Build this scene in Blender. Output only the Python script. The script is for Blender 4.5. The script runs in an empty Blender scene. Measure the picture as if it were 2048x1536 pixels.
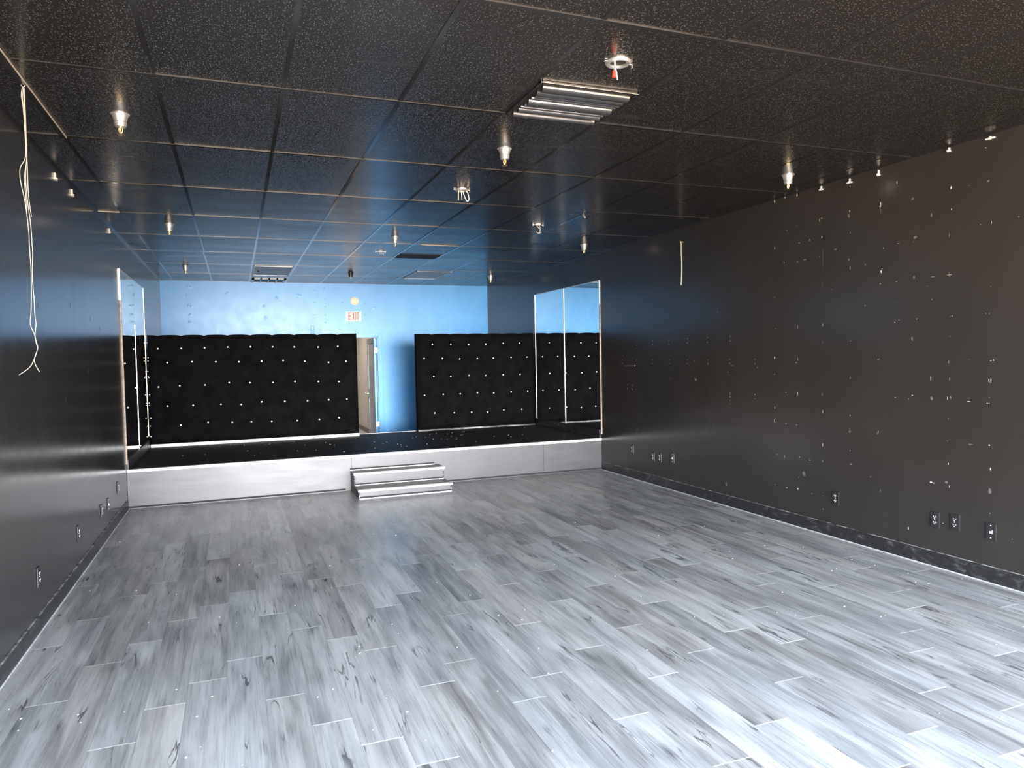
import bpy, bmesh, math, random
import numpy as np
from mathutils import Vector, Matrix
random.seed(7)
SC = bpy.context.scene
COL = SC.collection

# ------------------------------------------------------------------ room figures (metres)
W = 5.885          # room width
H = 3.014          # ceiling height
YS = 8.874         # stage front
YE = 11.315        # stage rear edge
YB = 13.584        # back wall
HS = 0.435         # stage height
YF = -0.9          # storefront
XA, DX = 0.213, 0.6096      # ceiling grid, lines running to the back
Y1, DY = 3.9555, 1.2086     # ceiling grid, cross lines
WORLD_S, SUN_E, SUN_A, SUN_D, HALL_E, EXPOSURE = 41.0, 5.5, 14.0, (0.06, 1.0, -0.055), 45.0, 0.0
RIGHT_MARKS=[(5.406,2.992,0.025,0.038,0),(5.27,3.001,0.032,0.015,0),(5.119,2.991,0.02,0.037,0),(3.39,2.932,0.015,0.006,0),(3.371,2.707,0.023,0.023,1),(3.638,2.723,0.017,0.029,0),(3.635,2.572,0.008,0.015,0),(3.503,2.707,0.02,0.005,1),(3.346,2.429,0.004,0.032,0),(3.423,2.429,0.006,0.005,0),(3.169,2.431,0.006,0.007,0),(3.945,2.71,0.035,0.021,1),(4.081,2.862,0.008,0.042,0),(4.228,2.727,0.01,0.064,0),(4.234,2.712,0.039,0.006,0),(4.228,2.679,0.006,0.054,1),(3.791,2.561,0.018,0.032,1),(4.53,2.734,0.01,0.022,0),(4.54,2.694,0.032,0.037,1),(4.525,2.931,0.01,0.02,0),(4.854,2.718,0.011,0.036,0),(4.831,2.731,0.019,0.009,0),(4.832,2.569,0.014,0.033,0),(4.821,2.399,0.004,0.284,1),(4.525,2.556,0.005,0.023,0),(4.527,2.269,0.006,0.045,0),(4.97,2.567,0.011,0.024,0),(5.095,2.562,0.012,0.012,0),(5.124,2.722,0.007,0.025,1),(5.249,2.7,0.018,0.005,0),(5.409,2.563,0.009,0.039,0),(5.287,2.412,0.01,0.023,0),(5.118,2.396,0.017,0.027,1),(5.026,2.405,0.053,0.004,0),(4.857,2.406,0.009,0.007,0),(3.922,2.423,0.037,0.031,1),(3.939,2.392,0.008,0.019,1),(4.071,2.4,0.024,0.004,0),(4.202,2.385,0.007,0.012,0),(4.224,2.205,0.015,0.03,0),(4.377,2.278,0.005,0.02,0),(3.65,2.396,0.008,0.039,1),(3.649,2.118,0.005,0.059,1),(3.649,2.115,0.063,0.004,0),(3.779,2.115,0.055,0.003,0),(3.933,2.13,0.016,0.042,1),(4.541,2.341,0.02,0.025,1),(4.679,2.444,0.037,0.016,1),(4.215,2.226,0.011,0.009,0),(7.899,1.71,0.018,0.009,0),(7.527,1.757,0.017,0.009,0),(7.528,1.711,0.017,0.009,0),(7.182,1.759,0.015,0.008,0),(7.183,1.712,0.015,0.008,0),(6.809,1.761,0.014,0.008,0),(6.81,1.713,0.014,0.009,0),(6.444,1.76,0.012,0.008,0),(6.445,1.71,0.012,0.008,0),(6.064,1.764,0.01,0.012,0),(6.064,1.714,0.013,0.008,0),(8.27,1.528,0.019,0.01,0),(8.272,1.477,0.019,0.01,0),(7.894,1.527,0.018,0.009,0),(7.895,1.478,0.018,0.01,0),(7.542,1.527,0.016,0.009,0),(7.543,1.479,0.016,0.009,0),(7.167,1.524,0.015,0.009,0),(7.168,1.479,0.015,0.009,0),(6.817,1.526,0.014,0.008,0),(6.818,1.48,0.014,0.008,0),(6.441,1.523,0.017,0.01,0),(6.441,1.479,0.016,0.01,0),(6.077,1.528,0.013,0.009,0),(6.077,1.485,0.013,0.012,0),(5.689,1.528,0.01,0.007,0),(5.69,1.483,0.012,0.009,0),(5.659,1.445,0.011,0.007,0),(6.679,1.514,0.011,0.007,0),(6.109,1.394,0.012,0.007,0),(5.414,2.105,0.009,0.007,0),(5.406,1.808,0.01,0.006,0),(6.266,2.024,0.012,0.007,0),(8.142,1.205,0.019,0.01,0),(8.144,1.155,0.019,0.01,0),(8.02,1.202,0.019,0.01,0),(8.026,1.154,0.024,0.019,0),(6.076,1.185,0.015,0.009,0),(6.077,1.167,0.013,0.008,0),(6.077,1.139,0.015,0.01,0),(6.081,1.105,0.013,0.013,1),(6.073,1.068,0.01,0.007,0),(5.696,1.183,0.014,0.01,0),(5.693,1.14,0.013,0.006,0),(7.914,0.639,0.016,0.008,0),(5.12,1.815,0.005,0.057,0),(5.419,1.54,0.019,0.039,0),(5.121,1.519,0.005,0.047,0),(5.14,1.493,0.009,0.015,0),(5.421,1.386,0.02,0.006,0),(5.271,1.219,0.04,0.006,0),(5.123,1.214,0.009,0.057,0),(5.421,1.069,0.01,0.033,0),(5.427,0.945,0.007,0.042,0),(5.413,0.931,0.017,0.008,0),(5.417,0.964,0.019,0.005,0),(5.273,0.926,0.037,0.006,0),(5.141,0.929,0.013,0.008,0),(6.665,1.306,0.054,0.039,1),(7.178,1.297,0.007,0.037,1),(7.129,1.298,0.006,0.036,1),(8.104,1.452,0.368,0.01,1),(7.949,1.451,0.061,0.019,0),(6.035,1.461,0.066,0.009,1),(3.329,1.51,0.012,0.013,0),(3.347,1.507,0.013,0.006,0),(3.36,1.377,0.007,0.036,0),(3.35,1.36,0.02,0.009,1),(3.346,1.377,0.017,0.035,1),(3.356,1.259,0.006,0.006,0),(3.37,1.22,0.011,0.01,0),(3.357,1.22,0.009,0.007,0),(3.503,1.225,0.038,0.005,0),(3.793,1.378,0.007,0.061,0),(3.653,1.5,0.015,0.03,1),(3.644,1.378,0.014,0.033,1),(3.787,1.234,0.026,0.034,1),(3.66,1.24,0.007,0.034,0),(3.636,1.248,0.012,0.029,1),(3.947,1.247,0.016,0.011,0),(3.978,1.221,0.007,0.006,0),(4.095,1.226,0.015,0.005,0),(3.627,1.823,0.011,0.007,0),(3.642,1.819,0.008,0.008,1),(3.384,1.826,0.006,0.006,0),(3.359,1.823,0.01,0.009,1),(3.91,1.819,0.016,0.005,0),(4.1,1.802,0.015,0.007,0),(4.064,1.818,0.007,0.006,0),(4.255,1.517,0.008,0.017,0),(4.243,1.523,0.01,0.004,0),(4.529,1.367,0.005,0.03,0),(4.53,1.059,0.006,0.024,0),(4.827,1.067,0.008,0.041,0),(4.526,1.673,0.007,0.006,0),(3.948,1.671,0.016,0.043,1),(3.645,1.681,0.007,0.015,1),(3.35,2.002,0.005,0.005,0),(3.785,1.951,0.007,0.007,0),(4.098,1.955,0.006,0.006,1),(4.379,1.952,0.005,0.015,0),(4.233,2.112,0.006,0.018,0),(4.084,2.113,0.028,0.003,0),(3.824,2.052,0.005,0.005,0),(4.723,2.111,0.008,0.007,0),(3.497,1.518,0.021,0.003,1),(3.653,1.094,0.006,0.005,0),(4.534,0.935,0.015,0.034,1),(4.252,0.948,0.004,0.033,0),(4.264,0.931,0.007,0.006,0),(4.835,1.221,0.016,0.031,1),(4.827,1.668,0.004,0.018,0),(4.825,2.158,0.003,0.098,1),(4.826,1.819,0.033,0.032,1),(3.66,0.934,0.016,0.01,1),(3.654,1.094,0.006,0.006,0),(4.533,0.927,0.029,0.04,1),(4.253,0.945,0.01,0.027,0),(4.83,0.781,0.01,0.042,0),(4.829,1.071,0.01,0.038,0),(4.532,1.058,0.007,0.023,0),(4.533,0.763,0.008,0.017,0),(4.524,0.651,0.032,0.017,1),(4.98,0.628,0.04,0.006,0),(5.104,0.638,0.008,0.019,0),(5.295,0.62,0.009,0.029,0),(5.389,0.63,0.011,0.009,0),(4.831,0.639,0.016,0.033,1),(5.053,0.495,0.046,0.056,1),(5.116,0.455,0.01,0.016,0),(5.422,0.339,0.012,0.008,0),(5.268,0.333,0.04,0.01,0),(5.127,0.348,0.03,0.025,0),(4.955,0.333,0.01,0.007,0),(4.832,0.333,0.02,0.004,0),(4.827,0.218,0.016,0.005,0),(4.327,0.577,0.008,0.007,0),(4.234,0.478,0.007,0.041,1),(3.653,0.771,0.01,0.025,0),(3.345,0.777,0.012,0.037,0),(3.349,0.627,0.035,0.044,1),(3.788,0.617,0.042,0.013,0),(3.767,0.614,0.006,0.023,0),(3.666,0.639,0.032,0.023,1),(3.643,0.609,0.009,0.027,0),(3.354,0.937,0.023,0.011,0),(3.487,0.928,0.042,0.01,1),(3.348,0.474,0.006,0.006,0),(3.978,0.234,0.008,0.032,0),(6.152,0.227,0.011,0.063,0),(3.691,0.334,0.019,0.005,0),(3.196,0.333,0.01,0.007,1)]
LEFT_BUTTONS=[(0.156,1.805),(0.453,1.806),(0.754,1.809),(1.061,1.817),(1.367,1.816),(1.672,1.812),(1.977,1.806),(2.317,1.799),(2.608,1.805),(0.268,1.611),(0.586,1.617),(0.896,1.609),(1.204,1.602),(1.514,1.603),(1.812,1.609),(2.121,1.59),(2.464,1.567),(2.723,1.576),(0.147,1.275),(0.416,1.285),(0.743,1.284),(1.064,1.308),(1.343,1.298),(1.661,1.291),(1.971,1.296),(2.307,1.285),(2.607,1.274),(0.252,1.005),(0.579,1.001),(0.943,1.001),(1.216,0.987),(1.497,1.013),(1.819,1.006),(2.143,1.003),(2.451,1.004),(2.721,1.004),(0.411,0.728),(0.766,0.748),(1.086,0.732),(1.345,0.73),(1.626,0.722),(1.985,0.712),(2.305,0.716),(2.593,0.727)]
RIGHT_BUTTONS=[(4.107,1.822),(4.412,1.818),(4.712,1.81),(5.008,1.813),(5.318,1.821),(5.608,1.821),(3.965,1.597),(4.267,1.592),(4.557,1.58),(4.858,1.579),(5.138,1.58),(5.451,1.586),(5.735,1.587),(4.117,1.307),(4.399,1.298),(4.71,1.303),(4.997,1.295),(5.305,1.301),(5.606,1.299),(3.958,1.007),(4.268,1.013),(4.553,1.01),(4.845,1.02),(5.132,1.005),(5.44,1.009),(5.739,1.013),(4.118,0.717),(4.444,0.705),(4.739,0.703),(5.019,0.691),(5.303,0.712),(5.625,0.709)]
EDGE_TACKS=[(0.027,1.889),(0.031,1.685),(0.029,1.638),(0.018,1.494),(0.024,1.424),(0.031,1.409),(0.03,1.171),(0.021,1.055),(0.026,1.024),(0.036,0.845),(0.024,0.734),(0.029,0.59)]
WIRE0=[(0.208,2.988),(0.202,2.947),(0.208,2.881),(0.21,2.78),(0.211,2.696),(0.206,2.636),(0.183,2.588),(0.182,2.524),(0.197,2.424),(0.205,2.322),(0.208,2.246),(0.207,2.224),(0.209,2.136),(0.209,2.038),(0.203,1.891),(0.196,1.812),(0.212,1.758),(0.218,1.714),(0.223,1.689),(0.204,1.63),(0.182,1.591),(0.139,1.558)]
WIRE1=[(0.211,2.989),(0.211,2.915),(0.213,2.78),(0.213,2.662),(0.203,2.543),(0.207,2.424),(0.215,2.323),(0.218,2.237),(0.217,2.224),(0.219,2.17),(0.214,2.087),(0.213,2.014),(0.216,1.93),(0.216,1.861),(0.219,1.812),(0.213,1.753),(0.219,1.714),(0.222,1.688),(0.204,1.627),(0.225,1.57)]
WIRE2=[(0.209,2.989),(0.204,2.939),(0.209,2.847),(0.209,2.746),(0.21,2.636),(0.196,2.542),(0.199,2.458),(0.2,2.352)]
WIRE3=[(0.212,2.989),(0.212,2.881),(0.211,2.763),(0.21,2.611),(0.209,2.492),(0.212,2.416),(0.218,2.353)]
WIRE4=[(0.21,2.989),(0.197,3.01),(0.203,3.027),(0.222,3.009),(0.21,2.989)]
BLUE_DOTS=[(2.551,2.88),(2.544,2.656),(2.729,2.727),(2.732,2.582),(2.732,2.432),(2.728,2.294),(2.542,2.431),(3.457,2.655),(3.451,2.428),(3.047,2.66),(2.976,2.167),(2.722,2.92)]
DENTS=[(0.463,2.92),(0.436,2.756),(0.452,2.592),(0.447,2.439),(0.463,2.286),(1.051,2.823),(1.667,2.588),(1.671,2.357),(1.88,2.724),(2.26,2.801),(3.614,2.575)]
CRUMBS=[(3.522,6.333),(4.328,6.075),(3.658,4.531),(2.49,3.62),(2.623,4.142),(2.809,4.169),(2.443,4.935),(2.242,4.818),(1.984,4.266),(1.987,4.106),(2.272,3.191),(1.766,3.334),(3.176,3.319),(1.744,4.004),(1.734,3.911),(1.655,3.071),(1.826,3.167),(2.727,4.011),(1.845,2.898),(2.651,3.577),(2.729,3.098),(2.796,2.611),(3.191,4.788),(0.447,5.646),(0.138,5.788),(0.112,3.936),(0.191,3.805),(0.598,4.922),(1.108,4.687),(1.505,6.228),(1.269,7.294),(0.454,3.656),(0.624,3.684),(0.719,5.437),(0.83,3.839),(1.734,5.133),(1.465,4.858),(1.008,4.829),(0.996,3.689),(1.466,3.476),(1.789,5.693),(0.209,3.683),(0.964,3.217),(4.696,4.538),(5.453,3.56),(6.224,4.549),(6.246,5.242),(5.795,3.479),(4.918,2.627),(4.648,3.397),(4.492,3.766),(4.199,3.482),(4.269,3.401),(4.803,3.876),(5.142,3.991),(5.57,4.03),(5.522,3.958),(5.879,3.581),(5.519,3.505),(3.88,3.583),(3.7,3.625),(4.749,3.185),(4.804,4.712),(5.175,4.736),(5.578,5.029),(5.144,5.507),(5.422,4.57),(5.205,4.009),(5.496,4.147),(5.864,4.027),(5.575,3.722),(4.19,2.091),(5.502,3.504),(4.708,3.178)]
STAGE_CRUMBS=[(3.893,10.666),(4.121,10.278),(3.951,9.915),(4.07,9.844),(4.312,10.346),(4.391,10.114),(5.501,10.786),(4.855,9.713),(4.031,10.813),(4.461,10.747),(3.774,10.021),(4.904,9.947),(5.237,11.228),(0.761,9.879),(0.499,9.898),(1.234,10.696),(1.429,10.582),(1.51,10.571),(1.567,10.644),(1.868,9.638),(2.095,9.586),(2.029,8.943),(1.339,9.454),(1.418,9.668),(1.785,10.889),(1.909,10.759),(2.34,10.191),(2.406,9.255),(1.268,9.981),(1.919,9.533),(2.344,10.155),(2.632,10.277),(3.015,9.837),(2.399,9.253),(2.947,10.131),(3.189,9.698),(3.242,9.392),(4.154,10.608),(3.888,9.98),(3.729,10.291),(4.222,9.414),(4.891,9.922),(5.504,10.799),(4.271,10.3)]

# ------------------------------------------------------------------ helpers
class MB:
    """collects shapes for ONE mesh object"""
    def __init__(s): s.bm = bmesh.new()
    def box(s, x0, x1, y0, y1, z0, z1, mi=0, bevel=0.0):
        t = bmesh.new()
        bmesh.ops.create_cube(t, size=1.0)
        for v in t.verts:
            v.co = Vector(((x0+x1)/2+v.co.x*(x1-x0), (y0+y1)/2+v.co.y*(y1-y0), (z0+z1)/2+v.co.z*(z1-z0)))
        if bevel > 0:
            bmesh.ops.bevel(t, geom=list(t.edges), offset=bevel, segments=2, affect='EDGES', profile=0.6)
        s._merge(t, mi); return s
    def _merge(s, t, mi=0, M=None, smooth=False):
        mp = {}
        for v in t.verts: mp[v] = s.bm.verts.new(M @ v.co if M else v.co)
        for f in t.faces:
            try:
                n = s.bm.faces.new([mp[v] for v in f.verts]); n.material_index = mi; n.smooth = smooth
            except ValueError: pass
        t.free()
    def quad(s, pts, mi=0):
        f = s.bm.faces.new([s.bm.verts.new(p) for p in pts]); f.material_index = mi; return f
    def lathe(s, prof, c=(0,0,0), n=24, axis='Z', mi=0, smooth=True, cap=True):
        """prof: (r, h) along axis"""
        rings = []
        for r, h in prof:
            ring = []
            for i in range(n):
                a = 2*math.pi*i/n; p = (r*math.cos(a), r*math.sin(a), h)
                if axis == 'Y': p = (p[0], h, p[1])
                if axis == 'X': p = (h, p[0], p[1])
                ring.append(s.bm.verts.new((p[0]+c[0], p[1]+c[1], p[2]+c[2])))
            rings.append(ring)
        for a, b in zip(rings, rings[1:]):
            for i in range(n):
                f = s.bm.faces.new((a[i], a[(i+1)%n], b[(i+1)%n], b[i])); f.material_index = mi; f.smooth = smooth
        if cap:
            for r, ring in ((prof[0][0], rings[0]), (prof[-1][0], rings[-1])):
                if r > 1e-5:
                    f = s.bm.faces.new(ring); f.material_index = mi
        return s
    def tube(s, pts, r=0.002, n=8, mi=0, sub=3):
        P = [Vector(p) for p in pts]
        if sub > 1 and len(P) > 2:                      # Catmull-Rom
            Q = []
            for i in range(len(P)-1):
                p0, p1, p2, p3 = P[max(i-1,0)], P[i], P[i+1], P[min(i+2,len(P)-1)]
                for k in range(sub):
                    t = k/sub
                    Q.append(0.5*((2*p1)+(p2-p0)*t+(2*p0-5*p1+4*p2-p3)*t*t+(3*p1-p0-3*p2+p3)*t**3))
            Q.append(P[-1]); P = Q
        rings = []; ref = None
        for i, p in enumerate(P):
            d = (P[min(i+1,len(P)-1)]-P[max(i-1,0)]).normalized()
            if ref is None:
                ref = d.orthogonal().normalized()
            u = (ref - d*ref.dot(d))
            u = u.normalized() if u.length > 1e-6 else d.orthogonal().normalized()
            ref = u; w = d.cross(u)
            rings.append([s.bm.verts.new(p+u*r*math.cos(2*math.pi*k/n)+w*r*math.sin(2*math.pi*k/n)) for k in range(n)])
        for a, b in zip(rings, rings[1:]):
            for k in range(n):
                f = s.bm.faces.new((a[k], a[(k+1)%n], b[(k+1)%n], b[k])); f.smooth = True; f.material_index = mi
        for ring in (rings[0], rings[-1]): s.bm.faces.new(ring).material_index = mi
        return s
    def prism(s, poly, plane, a, b, mi=0):
        """polygon extruded; plane 'XZ' (extrude y a..b), 'YZ' (extrude x a..b), 'XY' (extrude z a..b)"""
        def P(p, t):
            return {'XZ': (p[0], t, p[1]), 'YZ': (t, p[0], p[1]), 'XY': (p[0], p[1], t)}[plane]
        A = [s.bm.verts.new(P(p, a)) for p in poly]; B = [s.bm.verts.new(P(p, b)) for p in poly]
        n = len(poly)
        s.bm.faces.new(A).material_index = mi; s.bm.faces.new(B).material_index = mi
        for i in range(n):
            s.bm.faces.new((A[i], A[(i+1)%n], B[(i+1)%n], B[i])).material_index = mi
        return s
    def build(s, name, mats, parent=None, smooth=None):
        bmesh.ops.recalc_face_normals(s.bm, faces=list(s.bm.faces))
        for e in s.bm.edges:
            if len(e.link_faces) == 2 and e.calc_face_angle(0) > 0.65: e.smooth = False
        me = bpy.data.meshes.new(name); s.bm.to_mesh(me); s.bm.free()
        for m in (mats if isinstance(mats, (list, tuple)) else [mats]): me.materials.append(m)
        o = bpy.data.objects.new(name, me); COL.objects.link(o)
        if parent is not None:
            o.parent = parent
            M = parent.matrix_parent_inverse @ parent.matrix_basis; q = parent.parent
            while q is not None: M = q.matrix_parent_inverse @ q.matrix_basis @ M; q = q.parent
            o.matrix_parent_inverse = M.inverted()
        return o

def tag(o, label=None, cat=None, group=None, kind=None):
    if label: o['label'] = label
    if cat: o['category'] = cat
    if group: o['group'] = group
    if kind: o['kind'] = kind
    return o
def thing(name, loc, label, cat, group=None):
    o = bpy.data.objects.new(name, None); o.empty_display_size = 0.1
    COL.objects.link(o); o.location = loc
    return tag(o, label, cat, group)
def copy_thing(root, loc, label, group=None):
    r = root.copy(); COL.objects.link(r); r.location = loc; r['label'] = label
    if group: r['group'] = group
    for ch in [c for c in bpy.data.objects if c.parent == root]:
        c = ch.copy(); COL.objects.link(c); c.parent = r
        for g in [d for d in bpy.data.objects if d.parent == ch]:
            e = g.copy(); COL.objects.link(e); e.parent = c
    return r
def local(name, mb, mats, parent):
    """part modelled in its thing's own space"""
    o = mb.build(name, mats); o.parent = parent; return o

# ------------------------------------------------------------------ materials
class NT:
    def __init__(s, name):
        s.m = bpy.data.materials.new(name); s.m.use_nodes = True
        s.t = s.m.node_tree; s.b = s.t.nodes['Principled BSDF']
    def n(s, typ, **kw):
        o = s.t.nodes.new(typ)
        for k, v in kw.items():
            if k.startswith('_'): setattr(o, k[1:], v)
            else: o.inputs[k.replace('__', ' ')].default_value = v
        return o
    def l(s, a, b): s.t.links.new(a, b)
    def coords(s, scale=(1,1,1)):
        tc = s.n('ShaderNodeTexCoord'); mp = s.n('ShaderNodeMapping'); mp.inputs['Scale'].default_value = scale
        s.l(tc.outputs['Object'], mp.inputs['Vector']); return mp.outputs['Vector']
    def noise(s, vec, scale=1.0, detail=4, rough=0.55, dist=0.0):
        o = s.n('ShaderNodeTexNoise'); o.inputs['Scale'].default_value = scale; o.inputs['Detail'].default_value = detail
        o.inputs['Roughness'].default_value = rough; o.inputs['Distortion'].default_value = dist
        s.l(vec, o.inputs['Vector']); return o.outputs['Fac']
    def ramp(s, fac, stops, interp='LINEAR'):
        o = s.n('ShaderNodeValToRGB'); cr = o.color_ramp; cr.interpolation = interp
        while len(cr.elements) < len(stops): cr.elements.new(0.5)
        for e, (p, c) in zip(cr.elements, stops):
            e.position = p; e.color = (c[0], c[1], c[2], 1) if isinstance(c, (tuple, list)) else (c, c, c, 1)
        s.l(fac, o.inputs['Fac']); return o.outputs['Color']
    def math(s, op, a, b=None, c=None):
        o = s.n('ShaderNodeMath', _operation=op)
        for i, x in enumerate((a, b, c)):
            if x is None: continue
            if hasattr(x, 'type'): s.l(x, o.inputs[i])
            else: o.inputs[i].default_value = x
        return o.outputs[0]
    def mix(s, fac, a, b, blend='MIX'):
        o = s.n('ShaderNodeMix', _data_type='RGBA', _blend_type=blend)
        for i, x in ((0, fac), (6, a), (7, b)):
            if hasattr(x, 'type'): s.l(x, o.inputs[i])
            elif i == 0: o.inputs[0].default_value = x
            else: o.inputs[i].default_value = (*x, 1) if len(x) == 3 else x
        return o.outputs[2]
    def bump(s, h, strength=0.3, dist=0.01):
        o = s.n('ShaderNodeBump'); o.inputs['Strength'].default_value = strength; o.inputs['Distance'].default_value = dist
        s.l(h, o.inputs['Height']); s.l(o.outputs['Normal'], s.b.inputs['Normal'])
    def set(s, **kw):
        for k, v in kw.items():
            i = s.b.inputs[k.replace('_', ' ')]
            if hasattr(v, 'type'): s.l(v, i)
            elif isinstance(v, tuple): i.default_value = (*v, 1)
            else: i.default_value = v
        return s

def plain(name, col, rough=0.5, metal=0.0, var=0.08, scale=30, spec=0.5):
    t = NT(name); v = t.coords()
    f = t.noise(v, scale, 3)
    lo = tuple(c*(1-var) for c in col); hi = tuple(min(1, c*(1+var)) for c in col)
    t.set(Base_Color=t.ramp(f, [(0.3, lo), (0.7, hi)]), Roughness=rough, Metallic=metal, Specular_IOR_Level=spec)
    return t.m

def black_paint(name, base, rlo, rhi, streak, spec=0.5):
    """rolled semi-gloss black paint; streak = coordinate scale that draws it out vertically"""
    t = NT(name); v = t.coords(streak)
    f = t.noise(v, 1.0, 5, 0.6)
    g = t.noise(t.coords((0.9, 0.9, 0.6)), 1.3, 3)
    k = t.math('MULTIPLY_ADD', f, 0.6, t.math('MULTIPLY', g, 0.4))
    t.set(Base_Color=t.ramp(k, [(0.3, tuple(c*0.9 for c in base)), (0.7, tuple(c*1.12 for c in base))]),
          Roughness=t.ramp(k, [(0.3, rlo), (0.7, rhi)]), Specular_IOR_Level=spec)
    w = t.noise(t.coords(), 260, 2)
    h = t.math('MULTIPLY_ADD', f, 1.5, t.math('MULTIPLY', w, 0.25))
    t.bump(h, 0.05, 0.002)
    return t.m

M = {}
M['wall_left'] = black_paint('black_paint_left', (0.027, 0.026, 0.026), 0.15, 0.22, (3.0, 6.0, 0.35))
M['wall_right'] = black_paint('black_paint_right', (0.0275, 0.0245, 0.0225), 0.16, 0.23, (3.0, 3.0, 0.35))
M['base_black'] = None
def baseboard_mat():
    t = NT('black_vinyl_base'); v = t.coords((3, 3, 6))
    f = t.noise(v, 3.2, 6, 0.7, 0.6)
    s = t.ramp(f, [(0.53, (0.018, 0.018, 0.020)), (0.64, (0.05, 0.05, 0.053)), (0.73, (0.22, 0.22, 0.23))])
    t.set(Base_Color=s, Roughness=0.36); t.bump(f, 0.15, 0.004); return t.m
M['base_black'] = baseboard_mat()
def worn_edge():
    t = NT('worn_base_edge'); f = t.noise(t.coords((3, 3, 3)), 3.0, 5, 0.7)
    t.set(Base_Color=t.ramp(f, [(0.42, (0.03, 0.03, 0.032)), (0.55, (0.33, 0.33, 0.34)), (0.7, (0.6, 0.6, 0.6))]), Roughness=0.5); return t.m
M['worn_edge'] = worn_edge()
M['caulk'] = plain('white_dust_bead', (0.50, 0.51, 0.53), 0.6, 0, 0.3, 18)

def ceiling_mat():
    t = NT('black_painted_tile')
    v = t.coords((1, 1, 1))
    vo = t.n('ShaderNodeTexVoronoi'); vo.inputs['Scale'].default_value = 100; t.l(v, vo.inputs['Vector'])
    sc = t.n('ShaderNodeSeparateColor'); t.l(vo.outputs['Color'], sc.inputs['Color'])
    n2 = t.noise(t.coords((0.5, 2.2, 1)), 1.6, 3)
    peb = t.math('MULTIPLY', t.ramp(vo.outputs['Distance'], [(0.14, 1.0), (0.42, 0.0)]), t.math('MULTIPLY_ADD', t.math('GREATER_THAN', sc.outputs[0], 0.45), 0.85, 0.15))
    t.set(Base_Color=t.ramp(peb, [(0.25, (0.0130, 0.0118, 0.0112)), (0.8, (0.095, 0.086, 0.079))]), Roughness=t.ramp(n2, [(0.3, 0.20), (0.7, 0.28)]))  # pebbles coloured paler to stand for the highlights they catch
    t.bump(peb, 0.8, 0.003)
    return t.m
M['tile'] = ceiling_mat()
M['tbar'] = plain('black_painted_grid', (0.016, 0.016, 0.017), 0.14, 0.0, 0.1, 8)

def blue_mat():
    t = NT('blue_wall_paint')
    f = t.noise(t.coords((1.6, 1.6, 0.8)), 2.0, 4); w = t.noise(t.coords(), 8, 3, 0.5)
    t.set(Base_Color=t.ramp(f, [(0.3, (0.085, 0.34, 0.74)), (0.7, (0.115, 0.40, 0.80))]), Roughness=t.ramp(w, [(0.3, 0.32), (0.7, 0.37)]))
    h = t.math('MULTIPLY_ADD', f, 0.6, t.math('MULTIPLY', w, 0.25)); t.bump(h, 0.035, 0.012)
    return t.m
M['blue'] = blue_mat()
M['blue_trim'] = plain('blue_gloss_trim', (0.09, 0.36, 0.76), 0.3, 0, 0.08, 12)
M['blue_dent'] = plain('blue_filler_dent', (0.16, 0.45, 0.80), 0.5, 0, 0.15, 40)
M['nail'] = plain('dark_nail_hole', (0.05, 0.09, 0.15), 0.7)

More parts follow.
